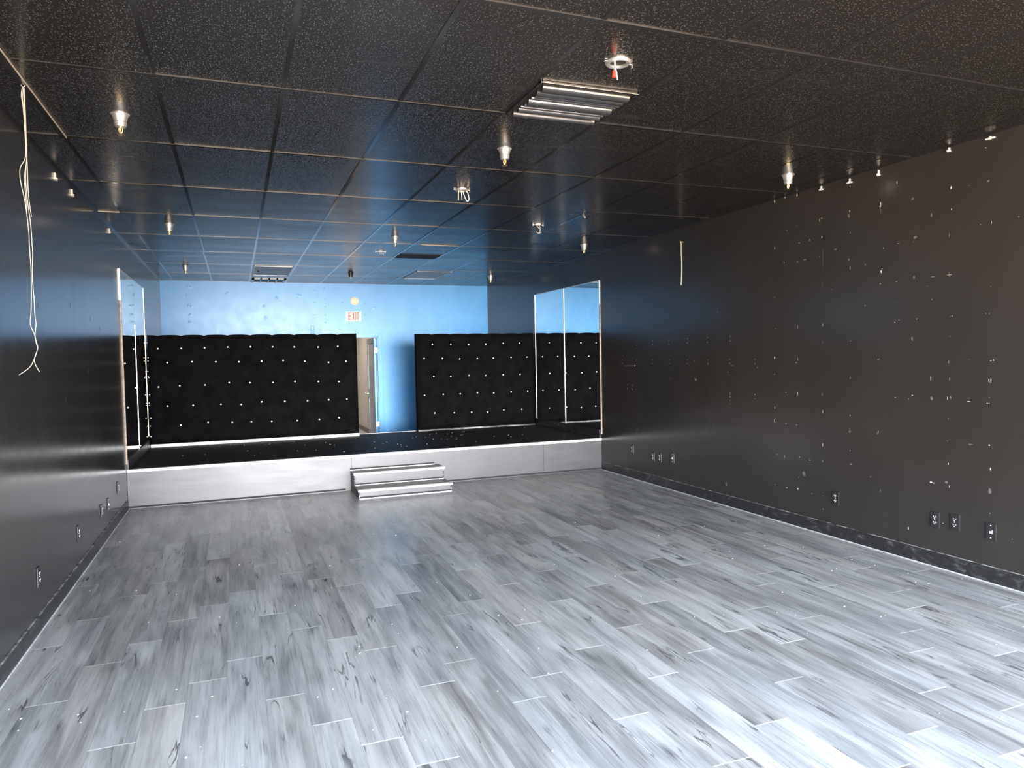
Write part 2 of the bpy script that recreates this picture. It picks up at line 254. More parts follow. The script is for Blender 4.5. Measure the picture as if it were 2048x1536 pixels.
def floor_mat():
    t = NT('grey_oak_plank')
    at = t.n('ShaderNodeAttribute', _attribute_name='plank'); sp = t.n('ShaderNodeSeparateColor'); t.l(at.outputs['Color'], sp.inputs['Color'])
    r1, r2, r3 = sp.outputs[0], sp.outputs[1], sp.outputs[2]
    uv = t.n('ShaderNodeUVMap', _uv_map='plank_uv'); su = t.n('ShaderNodeSeparateXYZ'); t.l(uv.outputs['UV'], su.inputs['Vector'])
    u, v = su.outputs[0], su.outputs[1]
    # plank-local coordinates, shifted per plank so that no two share a figure
    def vec(ku, kv):
        c = t.n('ShaderNodeCombineXYZ')
        t.l(t.math('MULTIPLY', u, ku), c.inputs[0])
        t.l(t.math('MULTIPLY', v, kv), c.inputs[1])
        t.l(t.math('MULTIPLY', r1, 57.0), c.inputs[2]); return c.outputs[0]
    fine = t.noise(vec(110, 3.0), 1.0, 5, 0.65, 0.5)
    grain = t.noise(vec(30, 1.1), 1.0, 4, 0.6, 0.9)
    cloud = t.noise(vec(10, 1.5), 1.0, 3, 0.5, 0.4)
    tone = t.math('ADD', t.math('MULTIPLY', fine, 0.30), t.math('ADD', t.math('MULTIPLY', grain, 0.30), t.math('MULTIPLY', cloud, 0.62)))
    tone = t.math('ADD', tone, t.math('MULTIPLY', t.math('SUBTRACT', r2, 0.5), 0.14))
    col = t.ramp(tone, [(0.36, (0.105, 0.107, 0.111)), (0.52, (0.215, 0.218, 0.225)), (0.66, (0.335, 0.339, 0.350)), (0.85, (0.48, 0.485, 0.495))])
    # long dark splits: a thin contour of a stretched noise, only where a second noise allows it
    cr = t.noise(vec(11, 1.2), 1.0, 3, 0.5, 1.4)
    line = t.math('LESS_THAN', t.math('ABSOLUTE', t.math('SUBTRACT', cr, 0.5)), 0.016)
    allow = t.ramp(t.noise(vec(7, 2.0), 1.0, 2, 0.5), [(0.56, 0.0), (0.64, 1.0)])
    k = t.math('MULTIPLY', line, allow)
    col = t.mix(t.math('MULTIPLY', k, 0.75), col, (0.030, 0.032, 0.036))
    # knots
    vo = t.n('ShaderNodeTexVoronoi'); vo.inputs['Scale'].default_value = 1.0; t.l(vec(8, 2.0), vo.inputs['Vector'])
    kn = t.ramp(vo.outputs['Distance'], [(0.05, 1.0), (0.20, 0.0)])
    ks = t.math('MULTIPLY', kn, t.ramp(fine, [(0.40, 1.0), (0.58, 0.0)]))
    col = t.mix(t.math('MULTIPLY', ks, 0.7), col, (0.040, 0.042, 0.046))
    # end joints painted pale for light caught on their bevels, side joints a fine edge
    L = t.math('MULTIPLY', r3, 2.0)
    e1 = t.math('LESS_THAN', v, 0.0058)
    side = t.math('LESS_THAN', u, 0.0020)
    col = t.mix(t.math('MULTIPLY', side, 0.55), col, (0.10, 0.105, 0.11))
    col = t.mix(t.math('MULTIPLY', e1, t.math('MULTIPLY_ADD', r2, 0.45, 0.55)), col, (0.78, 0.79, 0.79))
    col = t.mix(1.0, col, t.ramp(r1, [(0.0, (1.0, 0.975, 0.95)), (0.5, (1.0, 1.0, 1.0)), (1.0, (0.955, 0.985, 1.0))]), 'MULTIPLY')
    dust = t.noise(t.coords(), 2.2, 4, 0.6)
    col = t.mix(t.ramp(dust, [(0.45, 0.0), (0.80, 0.22)]), col, (0.36, 0.37, 0.39))
    t.set(Base_Color=col, Roughness=t.ramp(fine, [(0.3, 0.24), (0.7, 0.36)]), Specular_IOR_Level=0.5)
    hh = t.math('SUBTRACT', t.math('MULTIPLY', fine, 0.5), t.math('MULTIPLY', k, 0.5))
    t.bump(hh, 0.10, 0.0012)
    return t.m
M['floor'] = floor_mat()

def silver_mat(name, base=(0.085, 0.085, 0.090), rough=(0.36, 0.46), metal=0.4):
    t = NT(name); f = t.noise(t.coords((1.2, 1.2, 5)), 2.2, 5, 0.6); s = t.noise(t.coords((8, 8, 30)), 3, 4, 0.7)
    c = t.ramp(f, [(0.3, tuple(x*0.86 for x in base)), (0.7, base)])
    c = t.mix(t.ramp(s, [(0.68, 0.0), (0.76, 0.5)]), c, (0.35, 0.35, 0.36))
    t.set(Base_Color=c, Roughness=t.ramp(f, [(0.3, rough[0]), (0.7, rough[1])]), Metallic=metal); t.bump(f, 0.15, 0.004)
    return t.m
M['silver'] = silver_mat('silver_paint')
M['nosing'] = plain('white_metal_nosing', (0.88, 0.88, 0.88), 0.35, 0.0, 0.04)
M['tread'] = plain('grey_grip_tread', (0.30, 0.31, 0.30), 0.7, 0, 0.15, 200)
M['gap'] = plain('dark_gap', (0.012, 0.012, 0.014), 0.8)
M['side_board'] = None
def side_mat():
    t = NT('worn_silver_on_black'); f = t.noise(t.coords((1, 14, 14)), 2.5, 5, 0.7)
    t.set(Base_Color=t.ramp(f, [(0.50, (0.02, 0.02, 0.022)), (0.60, (0.30, 0.30, 0.31))]), Roughness=0.6); return t.m
M['side_board'] = side_mat()
def carpet_mat():
    t = NT('black_stage_deck'); f = t.noise(t.coords((1.5, 8, 1)), 3, 5, 0.6); g = t.noise(t.coords(), 300, 2)
    t.set(Base_Color=t.ramp(f, [(0.35, (0.006, 0.007, 0.009)), (0.75, (0.016, 0.017, 0.020))]), Roughness=0.62, Specular_IOR_Level=0.3)
    t.bump(g, 0.3, 0.002); return t.m
M['deck'] = carpet_mat()
def velvet_mat():
    t = NT('black_velvet'); f = t.noise(t.coords((1, 1, 1)), 6, 4, 0.6); g = t.noise(t.coords((300, 300, 60)), 1, 2)
    t.set(Base_Color=t.ramp(f, [(0.3, (0.0026, 0.0023, 0.0028)), (0.7, (0.0056, 0.0049, 0.0058))]), Roughness=0.95, Specular_IOR_Level=0.04)
    t.bump(g, 0.15, 0.002); return t.m
M['velvet'] = velvet_mat()
M['mirror'] = NT('mirror_glass').set(Base_Color=(0.90, 0.93, 0.92), Metallic=1.0, Roughness=0.012).m
M['mirror_edge'] = plain('polished_mirror_edge', (0.80, 0.82, 0.80), 0.25, 0.4, 0.1, 20)
M['wood_edge'] = plain('bare_wood_strip', (0.36, 0.29, 0.24), 0.6, 0, 0.25, 25)
M['gold'] = plain('tarnished_gold_strip', (0.62, 0.52, 0.30), 0.35, 0.5, 0.2, 25)
M['chrome'] = plain('chrome', (0.72, 0.71, 0.69), 0.36, 0.85, 0.1, 60)
M['brass'] = plain('brass', (0.85, 0.66, 0.30), 0.28, 1.0, 0.08, 60)
M['pearl'] = plain('pearl_button', (0.92, 0.92, 0.92), 0.18, 0.0, 0.03, 60)
M['white_wire'] = plain('white_wire', (0.40, 0.39, 0.33), 0.5)
M['copper_wire'] = plain('pale_bare_wire', (0.78, 0.68, 0.55), 0.4, 0.3)
M['red_nut'] = plain('red_wire_nut', (0.80, 0.05, 0.03), 0.4)
M['plaster'] = plain('white_plaster', (0.60, 0.58, 0.55), 0.8, 0, 0.1, 80)
M['faint'] = plain('grey_filler', (0.115, 0.108, 0.100), 0.6, 0, 0.3, 60)
M['black_plate'] = plain('black_painted_plate', (0.020, 0.020, 0.022), 0.24, 0, 0.1, 40)
M['worn'] = plain('worn_white_receptacle', (0.72, 0.72, 0.72), 0.5, 0, 0.1, 60)
M['vent'] = plain('dark_vent_metal', (0.13, 0.125, 0.12), 0.22, 0.9, 0.1, 20)
M['vent_dark'] = plain('vent_inside', (0.010, 0.010, 0.010), 0.7)
M['tile_edge'] = plain('pale_edge', (0.34, 0.30, 0.25), 0.7, 0, 0.2, 20)  # pale tone stands for window light reflected off the tile edges
M['pale_metal'] = plain('pale_painted_metal', (0.80, 0.81, 0.83), 0.45, 0, 0.08, 20)
M['grey_panel'] = plain('grey_panel', (0.46, 0.48, 0.50), 0.5, 0, 0.06, 6)
M['matte_tile'] = plain('matte_dark_tile', (0.020, 0.020, 0.022), 0.75, 0, 0.15, 30)
M['cream'] = plain('cream_plastic', (0.86, 0.72, 0.50), 0.45, 0, 0.04, 20)
M['sign'] = plain('sign_face', (0.95, 0.93, 0.80), 0.4, 0, 0.03, 20)
M['sign_red'] = plain('sign_red', (0.72, 0.06, 0.03), 0.45)
M['sign_dark'] = plain('sign_arrow', (0.10, 0.09, 0.07), 0.5)
M['hall_wall'] = plain('taupe_hall_paint', (0.50, 0.45, 0.40), 0.6, 0, 0.06, 5)
M['hall_floor'] = plain('grey_hall_floor', (0.50, 0.49, 0.47), 0.4, 0, 0.1, 6)
M['hall_base'] = plain('dark_hall_base', (0.12, 0.11, 0.105), 0.5)
M['leaf'] = plain('grey_door_paint', (0.33, 0.345, 0.36), 0.4, 0, 0.06, 8)
M['slat'] = plain('grey_slat_paint', (0.42, 0.42, 0.42), 0.45, 0, 0.06, 8)
M['frame'] = plain('dark_bronze_frame', (0.05, 0.045, 0.04), 0.4)
M['outside'] = plain('pale_paving', (0.45, 0.42, 0.38), 0.8, 0, 0.1, 2)

# ------------------------------------------------------------------ setting: floor of individual planks in one mesh
PW, PL = 0.1765, 1.206
PHASE = [4.715,3.922,4.324,3.366,3.667,3.88,4.092,3.54,3.206,2.96,2.722,3.38,3.59,3.052,3.255,2.73,3.472,3.02,2.448,3.193,2.736,
         2.146,1.889,2.386,2.13,2.73,2.94,2.527,3.204,3.464,5.146,2.994,4.928,3.7]
def build_floor():
    bm = bmesh.new(); uvl = bm.loops.layers.uv.new('plank_uv'); cl = bm.loops.layers.float_color.new('plank')
    for i, ph in enumerate(PHASE):
        x0 = i*PW; x1 = min(x0+PW, W)
        if x1-x0 < 0.005: continue
        y = ph - PL*math.ceil((ph-YF)/PL)
        while y < YE+0.0:
            a, b = max(y, YF), min(y+PL, YB)
            if b > a:
                f = bm.faces.new([bm.verts.new(p) for p in ((x0,a,0),(x1,a,0),(x1,b,0),(x0,b,0))])
                c = (random.random(), random.random(), random.random(), 1)
                for lp in f.loops:
                    co = lp.vert.co; lp[uvl].uv = (co.x-x0, co.y-y); lp[cl] = c
            y += PL
    # plain run of floor behind the stage
    f = bm.faces.new([bm.verts.new(p) for p in ((0,YB-2.4,-0.001),(W,YB-2.4,-0.001),(W,YB+0.2,-0.001),(0,YB+0.2,-0.001))])
    for lp in f.loops: lp[uvl].uv = (0.05+lp.vert.co.x*0.01, 0.1+lp.vert.co.y*0.05); lp[cl] = (0.5,0.5,0.5,1)
    # slab below
    s = MB(); s.bm.free(); s.bm = bm
    s.box(-0.12, W+0.12, YF-0.1, YB+0.12, -0.12, -0.004)
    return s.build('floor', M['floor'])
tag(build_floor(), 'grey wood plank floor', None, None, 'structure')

# ------------------------------------------------------------------ ceiling
def build_ceiling():
    m = MB(); xs = [0.0] + [XA+i*DX for i in range(10)] + [W]
    ys = [YF] + [Y1+DY*j for j in range(-4, 8) if YF+0.05 < Y1+DY*j < YB-0.02] + [YB]
    skip = {(5, 'vent')}
    t = 0.0008
    for i in range(len(xs)-1):
        for j in range(len(ys)-1):
            x0, x1, y0, y1 = xs[i], xs[i+1], ys[j], ys[j+1]
            dz = random.uniform(-0.0015, 0.0015)
            tl = [random.uniform(-0.002, 0.002) for _ in range(4)]     # boards never lie quite level
            m.quad([(x0,y0,H+t+dz+tl[0]),(x0,y1,H+t+dz+tl[1]),(x1,y1,H+t+dz+tl[2]),(x1,y0,H+t+dz+tl[3])])
    m.box(-0.12, W+0.12, YF-0.1, YB+0.12, H+0.05, H+0.15)
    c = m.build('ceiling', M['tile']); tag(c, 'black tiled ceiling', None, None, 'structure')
    g = MB()
    for x in xs[1:-1]: g.box(x-0.012, x+0.012, YF, YB, H-0.0015, H+0.012)
    for y in ys[1:-1]: g.box(0, W, y-0.012, y+0.012, H-0.0026, H+0.012)
    g.box(0, 0.022, YF, YB, H-0.003, H+0.02); g.box(W-0.022, W, YF, YB, H-0.003, H+0.02); g.box(0, W, YB-0.022, YB, H-0.003, H+0.02)
    g.box(XA-0.016, XA+0.012, YF, 5.17, H-0.014, H); g.box(XA+0.012, XA+0.0135, YF, 5.17, H-0.0145, H-0.003, 1)     # loose front tee
    for x0, x1, y in ((0.024, 0.198, Y1+3*DY), (3.36, 3.84, Y1+4*DY)): g.box(x0, x1, y-0.016, y-0.012, H-0.008, H, 1)   # tile edges coloured pale for the window light they reflect
    g.build('ceiling_grid', [M['tbar'], M['tile_edge']], c)
    return c
CEIL = build_ceiling()

# ------------------------------------------------------------------ walls
def blob(m, y, z, w, h, x, mi, flip):
    n = 7; a0 = random.uniform(0, 6.28); pts = []
    for i in range(n):
        a = a0+2*math.pi*i/n; k = random.uniform(0.62, 1.12) if max(w, h) > 0.012 else 1.0
        pts.append((x, y+math.cos(a)*w/2*k, z+math.sin(a)*h/2*k))
    m.quad(pts, mi)
wl = MB().box(-0.12, 0, YF-0.1, YB+0.12, 0, H)
for y, z, w, h in ((5.33,1.98,.012,.05),(6.3,2.05,.01,.06),(7.1,2.0,.01,.05),(7.55,1.93,.012,.06),(6.0,1.35,.006,.05),(4.9,0.75,.006,.03),(5.2,0.55,.006,.03),(6.9,1.55,.008,.03)):
    blob(wl, y, z, w, h, 0.0007, 1, 1)
wl = wl.build('wall_left', [M['wall_left'], M['faint']]); tag(wl, 'glossy black left wall', None, None, 'structure')
wr = MB().box(W, W+0.12, YF-0.1, YB+0.12, 0, H)
for y, z, w, h, fa in RIGHT_MARKS:
    blob(wr, y, z, w*(0.72 if not fa else 0.9), h*(0.8 if not fa else 0.9), W-0.0007, 2 if fa else 1, 0)
wr = wr.build('wall_right', [M['wall_right'], M['plaster'], M['faint']]); tag(wr, 'black right wall dotted with plaster chips', None, None, 'structure')

DX0, DX1, DZ = 2.855, 3.668, 2.012        # doorway in the back wall
wb = MB()
wb.box(-0.12, DX0, YB, YB+0.12, 0, H); wb.box(DX1, W+0.12, YB, YB+0.12, 0, H); wb.box(DX0, DX1, YB, YB+0.12, DZ, H)
for x, z in BLUE_DOTS: wb.lathe([(0.008, 0), (0.008, -0.001)], (x, YB, z), 8, 'Y', 1)
for x, z in DENTS:
    for k in range(2):
        ox, oz = random.uniform(-.03,.03), random.uniform(-.02,.02)
        wb.lathe([(random.uniform(.018,.034), 0.0002), (0.010, -0.002), (0.0, -0.0026)], (x+ox, YB, z+oz), 14, 'Y', 0, True, False)
wb = wb.build('wall_back', [M['blue'], M['nail'], M['blue_dent']]); tag(wb, 'bright blue back wall', None, None, 'structure')

wf = MB()
OX0, OX1, OZ0, OZ1 = 0.15, W-0.15, 0.05, 2.90
wf.box(-0.12, OX0, YF-0.12, YF, 0, H); wf.box(OX1, W+0.12, YF-0.12, YF, 0, H)
wf.box(OX0, OX1, YF-0.12, YF, OZ1, H); wf.box(OX0, OX1, YF-0.12, YF, 0, OZ0)
tag(wf.build('wall_front', M['wall_left']), 'front wall with storefront opening', None, None, 'structure')
w1 = MB()
for x in (OX0+0.02, 2.05, 3.95, OX1-0.02): w1.box(x-0.025, x+0.025, YF-0.10, YF-0.03, OZ0, OZ1)
for z in (OZ0+0.02, OZ1-0.02): w1.box(OX0, OX1, YF-0.10, YF-0.03, z-0.02, z+0.02)
tag(w1.build('window_1', M['frame']), 'storefront window frame', None, None, 'structure')

# baseboards
bl = MB().box(0, 0.008, YF, YS-0.002, 0, 0.104, 0, 0.002); bl.box(0, 0.009, YF, YS-0.002, 0.103, 0.1055, 1); bl.box(0.007, 0.014, YF, YS-0.002, 0, 0.006, 2, 0.002)
tag(bl.build('baseboard_left', [M['base_black'], M['worn_edge'], M['caulk']]), 'black base along the left wall', None, None, 'structure')
br = MB().box(W-0.008, W, YF, YS-0.002, 0, 0.113, 0, 0.002); br.box(W-0.009, W, YF, YS-0.002, 0.112, 0.1145, 1); br.box(W-0.014, W-0.007, YF, YS-0.002, 0, 0.006, 2, 0.002)
tag(br.build('baseboard_right', [M['base_black'], M['worn_edge'], M['caulk']]), 'scuffed black base along the right wall', None, None, 'structure')

# black kick boards under the mirrors
k1 = MB().box(0, 0.02, YS+0.02, 11.05, HS, HS+0.115, 0, 0.002)
tag(k1.build('trim_1', M['base_black']), 'black board under the left mirrors', None, None, 'structure')
k2 = MB().box(W-0.02, W, YS+0.02, 11.165, HS, HS+0.12, 0, 0.002)
tag(k2.build('trim_2', M['base_black']), 'black board under the right mirrors', None, None, 'structure')

# ------------------------------------------------------------------ doorway and hall behind
door = MB()
cw = 0.085
door.box(DX1+0.012, DX1+0.012+cw, YB-0.016, YB, 0, DZ+0.012+cw*0.75, 0, 0.004)
door.box(DX0-0.012-cw, DX0-0.012, YB-0.016, YB, 0, DZ+0.012+cw*0.75, 0, 0.004)
door.box(DX0-0.012, DX1+0.012, YB-0.016, YB, DZ+0.012, DZ+0.012+cw*0.75, 0, 0.004)
door.box(DX1+0.03, DX1+0.012+cw-0.02, YB-0.024, YB-0.016, 0, DZ+0.05, 0, 0.003)
door.box(DX0, DX1+0.02, YB-0.024, YB-0.016, DZ+0.03, DZ+0.055, 0, 0.003)
door.box(DX1, DX1+0.02, YB-0.004, YB+0.125, 0, DZ+0.02); door.box(DX0-0.02, DX0, YB-0.004, YB+0.125, 0, DZ+0.02)
door.box(DX0-0.02, DX1+0.02, YB-0.004, YB+0.125, DZ, DZ+0.02)
door.box(DX1-0.011, DX1, YB+0.04, YB+0.06, 0, DZ)
D1 = door.build('door_1', M['blue_trim']); tag(D1, 'blue cased doorway in the back wall', None, None, 'structure')
# the leaf stands open into the hall at a right angle
LX0, LX1, LY0, LY1 = 3.606, 3.641, YB+0.035, YB+0.80
lf = MB()
lf.box(LX0, LX1, LY0, LY0+0.10, 0.01, 2.0, 0, 0.002); lf.box(LX0, LX1, LY1-0.10, LY1, 0.01, 2.0, 0, 0.002)
for z0, z1 in ((0.01, 0.24), (0.83, 1.02), (1.90, 2.0)): lf.box(LX0, LX1, LY0+0.1, LY1-0.1, z0, z1)
lf.box(LX0-0.001, LX1+0.001, LY0-0.002, LY0+0.004, 0.01, 2.0, 1)
leaf = lf.build('door_leaf', [M['leaf'], M['blue_trim']], D1); leaf['label'] = 'grey louvred door leaf'
def slats(z0, z1, n):
    m = MB()
    for i in range(n):
        z = z0+(i+0.5)*(z1-z0)/n; d = (z1-z0)/n*0.62
        m.prism([(LX0+0.003, z-d), (LX0+0.009, z-d), (LX1-0.003, z+d), (LX1-0.009, z+d)], 'XZ', LY0+0.1, LY1-0.1)
    return m
slats(1.02, 1.90, 34).build('louvre_panel', M['slat'], leaf)
slats(0.24, 0.83, 25).build('louvre_panel', M['slat'], leaf)
kb = MB().lathe([(0.026, 0), (0.026, -0.006), (0.011, -0.008), (0.011, -0.035), (0.024, -0.045), (0.028, -0.058), (0.020, -0.070), (0.0, -0.072)], (LX0, LY1-0.06, 0.925), 16, 'X')
kb.build('door_knob', M['chrome'], leaf)
for z in (1.77, 0.37):
    hg = MB().box(LX0+0.006, DX1+0.002, LY0-0.006, LY0-0.002, z-0.045, z+0.045); hg.lathe([(0.006, -0.05), (0.006, 0.05)], (3.655, LY0-0.008, z), 10)
    hg.build('hinge', M['brass'], leaf)
hy = 18.2
hl = MB().box(3.80, 3.92, YB+0.12, hy, 0, 2.7); hl.box(3.792, 3.80, LY1+0.05, hy, 0, 0.10, 1)
tag(hl.build('wall_hall_right', [M['hall_wall'], M['hall_base']]), 'taupe hall wall', None, None, 'structure')
hb = MB().box(1.4, 3.92, hy, hy+0.1, 0, 2.7); hb.box(1.3, 1.4, YB+0.12, hy, 0, 2.7); hb.box(1.3, 3.92, YB+0.12, hy+0.1, 2.7, 2.8)
tag(hb.build('wall_hall_back', M['hall_wall']), 'hall end wall', None, None, 'structure')
tag(MB().box(1.3, 3.92, YB+0.12, hy+0.1, -0.1, 0.0).build('floor_hall', M['hall_floor']), 'pale hall floor', None, None, 'structure')

# ------------------------------------------------------------------ stage
st = thing('stage', (W/2, YS, 0), 'low black stage with silver front and white edge across the room', 'stage')
MB().box(0.001, W-0.001, YS+0.03, YE, HS-0.03, HS).build('deck', M['deck'], st)
fz = MB(); fz.box(0.002, 2.438, YS, YS+0.03, 0.030, HS-0.03); fz.box(2.442, 5.0, YS, YS+0.03, 0.030, HS-0.03); fz.box(5.003, W-0.002, YS, YS+0.03, 0.030, HS-0.03)
fz.box(0.002, W-0.002, YS+0.02, YS+0.03, 0.0, HS-0.03)
fz.build('fascia', M['silver'], st)
MB().box(0.002, W-0.002, YS-0.012, YS+0.045, HS-0.028, HS+0.003, 0, 0.004).build('nosing', M['nosing'], st)
for xa, xb in ((0.002, 2.36), (3.60, W-0.002)):
    MB().box(xa, xb, YS-0.002, YS+0.02, 0.013, 0.030).build('shadow_gap', M['gap'], st)
    MB().box(xa, xb, YS-0.014, YS+0.02, 0.0, 0.013, 0, 0.003).build('base_strip', M['silver'], st)
MB().box(0.001, W-0.001, YE-0.02, YE, 0, HS-0.03).build('back_panel', M['gap'], st)
MB().box(2.90, 3.83, YE-0.012, YE+0.004, HS-0.02, HS+0.004).build('rear_edge', M['pale_metal'], st)

# crumbs lying on the deck and the floor
def crumbs(pts, z, name, label, smin, smax, extra=0, area=None):
    m = MB(); P = list(pts)
    for _ in range(extra): P.append((random.uniform(area[0], area[1]), random.uniform(area[2], area[3])))
    for x, y in P:
        if not (0.01 < x < W-0.01): continue
        s = random.uniform(smin, smax); t = bmesh.new(); bmesh.ops.create_icosphere(t, subdivisions=1, radius=1)
        for v in t.verts: v.co = Vector((v.co.x*s*random.uniform(.7,1.5), v.co.y*s*random.uniform(.7,1.5), max(v.co.z, -0.4)*s*0.5))
        m._merge(t, 0, Matrix.Translation((x, y, z+s*0.2)))
    o = m.build(name, M['plaster']); return tag(o, label, 'debris', None, 'stuff')
crumbs(STAGE_CRUMBS, HS, 'paint_crumbs', 'scattered white crumbs on the black stage deck', 0.003, 0.007, 25, (0.3, 5.6, 8.95, 11.0))
crumbs(CRUMBS, 0, 'plaster_crumbs', 'scattered white crumbs on the grey plank floor', 0.0022, 0.0052, 50, (0.1, 5.8, 2.0, 8.6))
m = MB()
for k in range(90):
    x = 0.455+random.gauss(0, .05); y = 3.10+random.gauss(0, .045); s = random.uniform(.0012, .003)
    t = bmesh.new(); bmesh.ops.create_icosphere(t, subdivisions=1, radius=s); m._merge(t, 0, Matrix.Translation((x, y, s*0.5)))
tag(m.build('plaster_dust', M['plaster']), 'small spill of white plaster dust near the left front of the floor', 'debris', None, 'stuff')

# ------------------------------------------------------------------ steps
sx0, sx1, y0, y1 = 2.42, 3.535, 8.275, 8.600
zl, zu = 0.104, 0.250
sp = thing('step_unit', ((sx0+sx1)/2, 8.56, 0), 'silver two-tread step unit standing against the stage front', 'steps')
MB().box(sx0+.02, sx1-.02, y0, y0+0.02, 0.026, zl-0.02).build('riser', M['silver'], sp)
MB().box(sx0+.02, sx1-.02, y1, y1+0.02, zl+0.022, zu-0.02).build('riser', M['silver'], sp)
MB().box(sx0, sx1, y0-0.015, y1+0.02, zl-0.02, zl-0.002, 0, 0.002).build('lower_tread', M['silver'], sp)
MB().box(sx0, sx1, y1-0.015, YS-0.004, zu-0.02, zu-0.002, 0, 0.002).build('upper_tread', M['silver'], sp)
MB().box(sx0+0.07, sx1-0.07, y0+0.035, y1-0.02, zl-0.003, zl).build('grip_strip', M['tread'], sp)
MB().box(sx0+0.07, sx1-0.07, y1+0.035, YS-0.05, zu-0.003, zu).build('grip_strip', M['tread'], sp)
MB().box(sx0-.003, sx1+.003, y0-0.026, y0+0.028, zl-0.022, zl+0.002, 0, 0.003).build('nosing', M['nosing'], sp)
MB().box(sx0-.003, sx1+.003, y1-0.026, y1+0.028, zu-0.022, zu+0.002, 0, 0.003).build('nosing', M['nosing'], sp)
for x in (sx0+.004, sx1-.02):
    MB().prism([(y0+.002, 0.0), (YS-.004, 0.0), (YS-.004, zu-.02), (y1+.002, zu-.02), (y1+.002, zl-.02), (y0+.002, zl-.02)], 'YZ', x, x+0.016).build('side_board', M['side_board'], sp)
MB().box(sx0+.01, sx1-.01, y0-0.012, y0+0.01, 0.0, 0.008).build('base_strip', M['nosing'], sp)
MB().box(sx0+.02, sx1-.02, y0-0.001, y0+0.01, 0.008, 0.026).build('shadow_gap', M['gap'], sp)
MB().box(sx0+.02, sx1-.02, y1-0.010, y1+0.01, zl-.002, zl+0.006).build('base_strip', M['nosing'], sp)
MB().box(sx0+.02, sx1-.02, y1-0.001, y1+0.01, zl+.006, zl+0.022).build('shadow_gap', M['gap'], sp)
MB().box(sx0+.0, sx1-.06, YS-0.014, YS-.003, zu-.002, zu+0.007).build('base_strip', M['nosing'], sp)
MB().box(sx0+.0, sx1-.06, YS-0.010, YS-.003, zu+.007, zu+0.024).build('shadow_gap', M['gap'], sp)

# ------------------------------------------------------------------ tufted panels
def tufted(name, x0, x1, z0, z1, yf, yb, buttons, label, tacks=()):
    t = thing(name, ((x0+x1)/2, (yf+yb)/2, HS), label, 'padded panel')
    nx, nz = 320, 180
    X = np.linspace(x0, x1, nx); Z = np.linspace(z0, z1, nz); XX, ZZ = np.meshgrid(X, Z)
    dmin = np.full(XX.shape, 9.0)
    for bx, bz in buttons:
        d = np.sqrt(((XX-bx)*0.9)**2+((ZZ-bz)*1.15)**2); dmin = np.minimum(dmin, d)
    puff = 0.032*(1-np.exp(-(dmin/0.038)**1.3)) + 0.020*(1-np.exp(-(dmin/0.11)**2))
    for bx, bz in buttons:                                        # soft pull lines either side of a button
        puff -= 0.007*np.exp(-np.abs(ZZ-bz)/0.012)*np.exp(-np.abs(XX-bx)/0.09)
        puff -= 0.003*np.exp(-np.abs(XX-bx)/0.010)*np.exp(-np.abs(ZZ-bz)/0.06)
    seam = z0+0.60*(z1-z0); puff -= 0.005*np.exp(-np.abs(ZZ-seam-0.01*np.sin(XX*1.3))/0.008)
    e = np.minimum(np.minimum(XX-x0, x1-XX), np.minimum(ZZ-z0, z1-ZZ)); rim = np.clip(e/0.045, 0, 1); rim = np.sqrt(1-(1-rim)**2)
    puff = puff*np.clip(e/0.07, 0.25, 1) + 0.0
    Y = yf - puff + (1-rim)*0.035
    tops = sorted(b[0] for b in buttons if b[1] > z1-0.28)
    zz = ZZ.copy()
    if tops:
        sc = np.zeros(nx)
        mids = [(a+b)/2 for a, b in zip(tops, tops[1:])]
        for q in tops: sc -= 0.016*np.exp(-np.abs(X-q)/0.035)
        zz += (sc[None, :]*np.clip((ZZ-(z1-0.10))/0.10, 0, 1)**2)
    m = MB(); V = [[m.bm.verts.new((float(XX[j,i]), float(Y[j,i]), float(zz[j,i]))) for i in range(nx)] for j in range(nz)]
    for j in range(nz-1):
        for i in range(nx-1):
            f = m.bm.faces.new((V[j][i], V[j][i+1], V[j+1][i+1], V[j+1][i])); f.smooth = True
    loop = [V[0][i] for i in range(nx)]+[V[j][nx-1] for j in range(1, nz)]+[V[nz-1][i] for i in range(nx-2, -1, -1)]+[V[j][0] for j in range(nz-2, 0, -1)]
    back = [m.bm.verts.new((v.co.x, yb, v.co.z)) for v in loop]
    n = len(loop)
    for i in range(n): m.bm.faces.new((loop[i], loop[(i+1)%n], back[(i+1)%n], back[i]))
    m.bm.faces.new(back)
    m.build('upholstery', M['velvet'], t)
    def at(bx, bz):
        i = int(np.clip(round((bx-x0)/(x1-x0)*(nx-1)), 0, nx-1)); j = int(np.clip(round((bz-z0)/(z1-z0)*(nz-1)), 0, nz-1)); return float(Y[j, i])
    src = None
    for bx, bz in buttons:
        if src is None:
            src = MB().lathe([(0.010, 0.006), (0.0125, 0.0), (0.0105, -0.005), (0.006, -0.0075), (0.0, -0.008)], (0,0,0), 14, 'Y').build('button', M['pearl'])
            o = src
        else:
            o = src.copy(); COL.objects.link(o)
        o.parent = t; o.matrix_parent_inverse = Matrix.Translation(-Vector(t.location)); o.location = (bx, at(bx, bz)-0.004, bz)
    ts = None
    for bx, bz in tacks:
        if ts is None:
            ts = MB().lathe([(0.0065, 0.003), (0.0075, 0.0), (0.005, -0.005), (0.0, -0.006)], (0,0,0), 10, 'Y').build('tack', M['pearl']); o = ts
        else:
            o = ts.copy(); COL.objects.link(o)
        o.parent = t; o.matrix_parent_inverse = Matrix.Translation(-Vector(t.location)); o.location = (bx, at(bx, bz)-0.003, bz)
    return t
PLt = tufted('tufted_panel', 0.024, 2.893, 0.474, 1.998, 11.09, 11.20, LEFT_BUTTONS, 'wide black tufted panel left of the doorway', EDGE_TACKS)
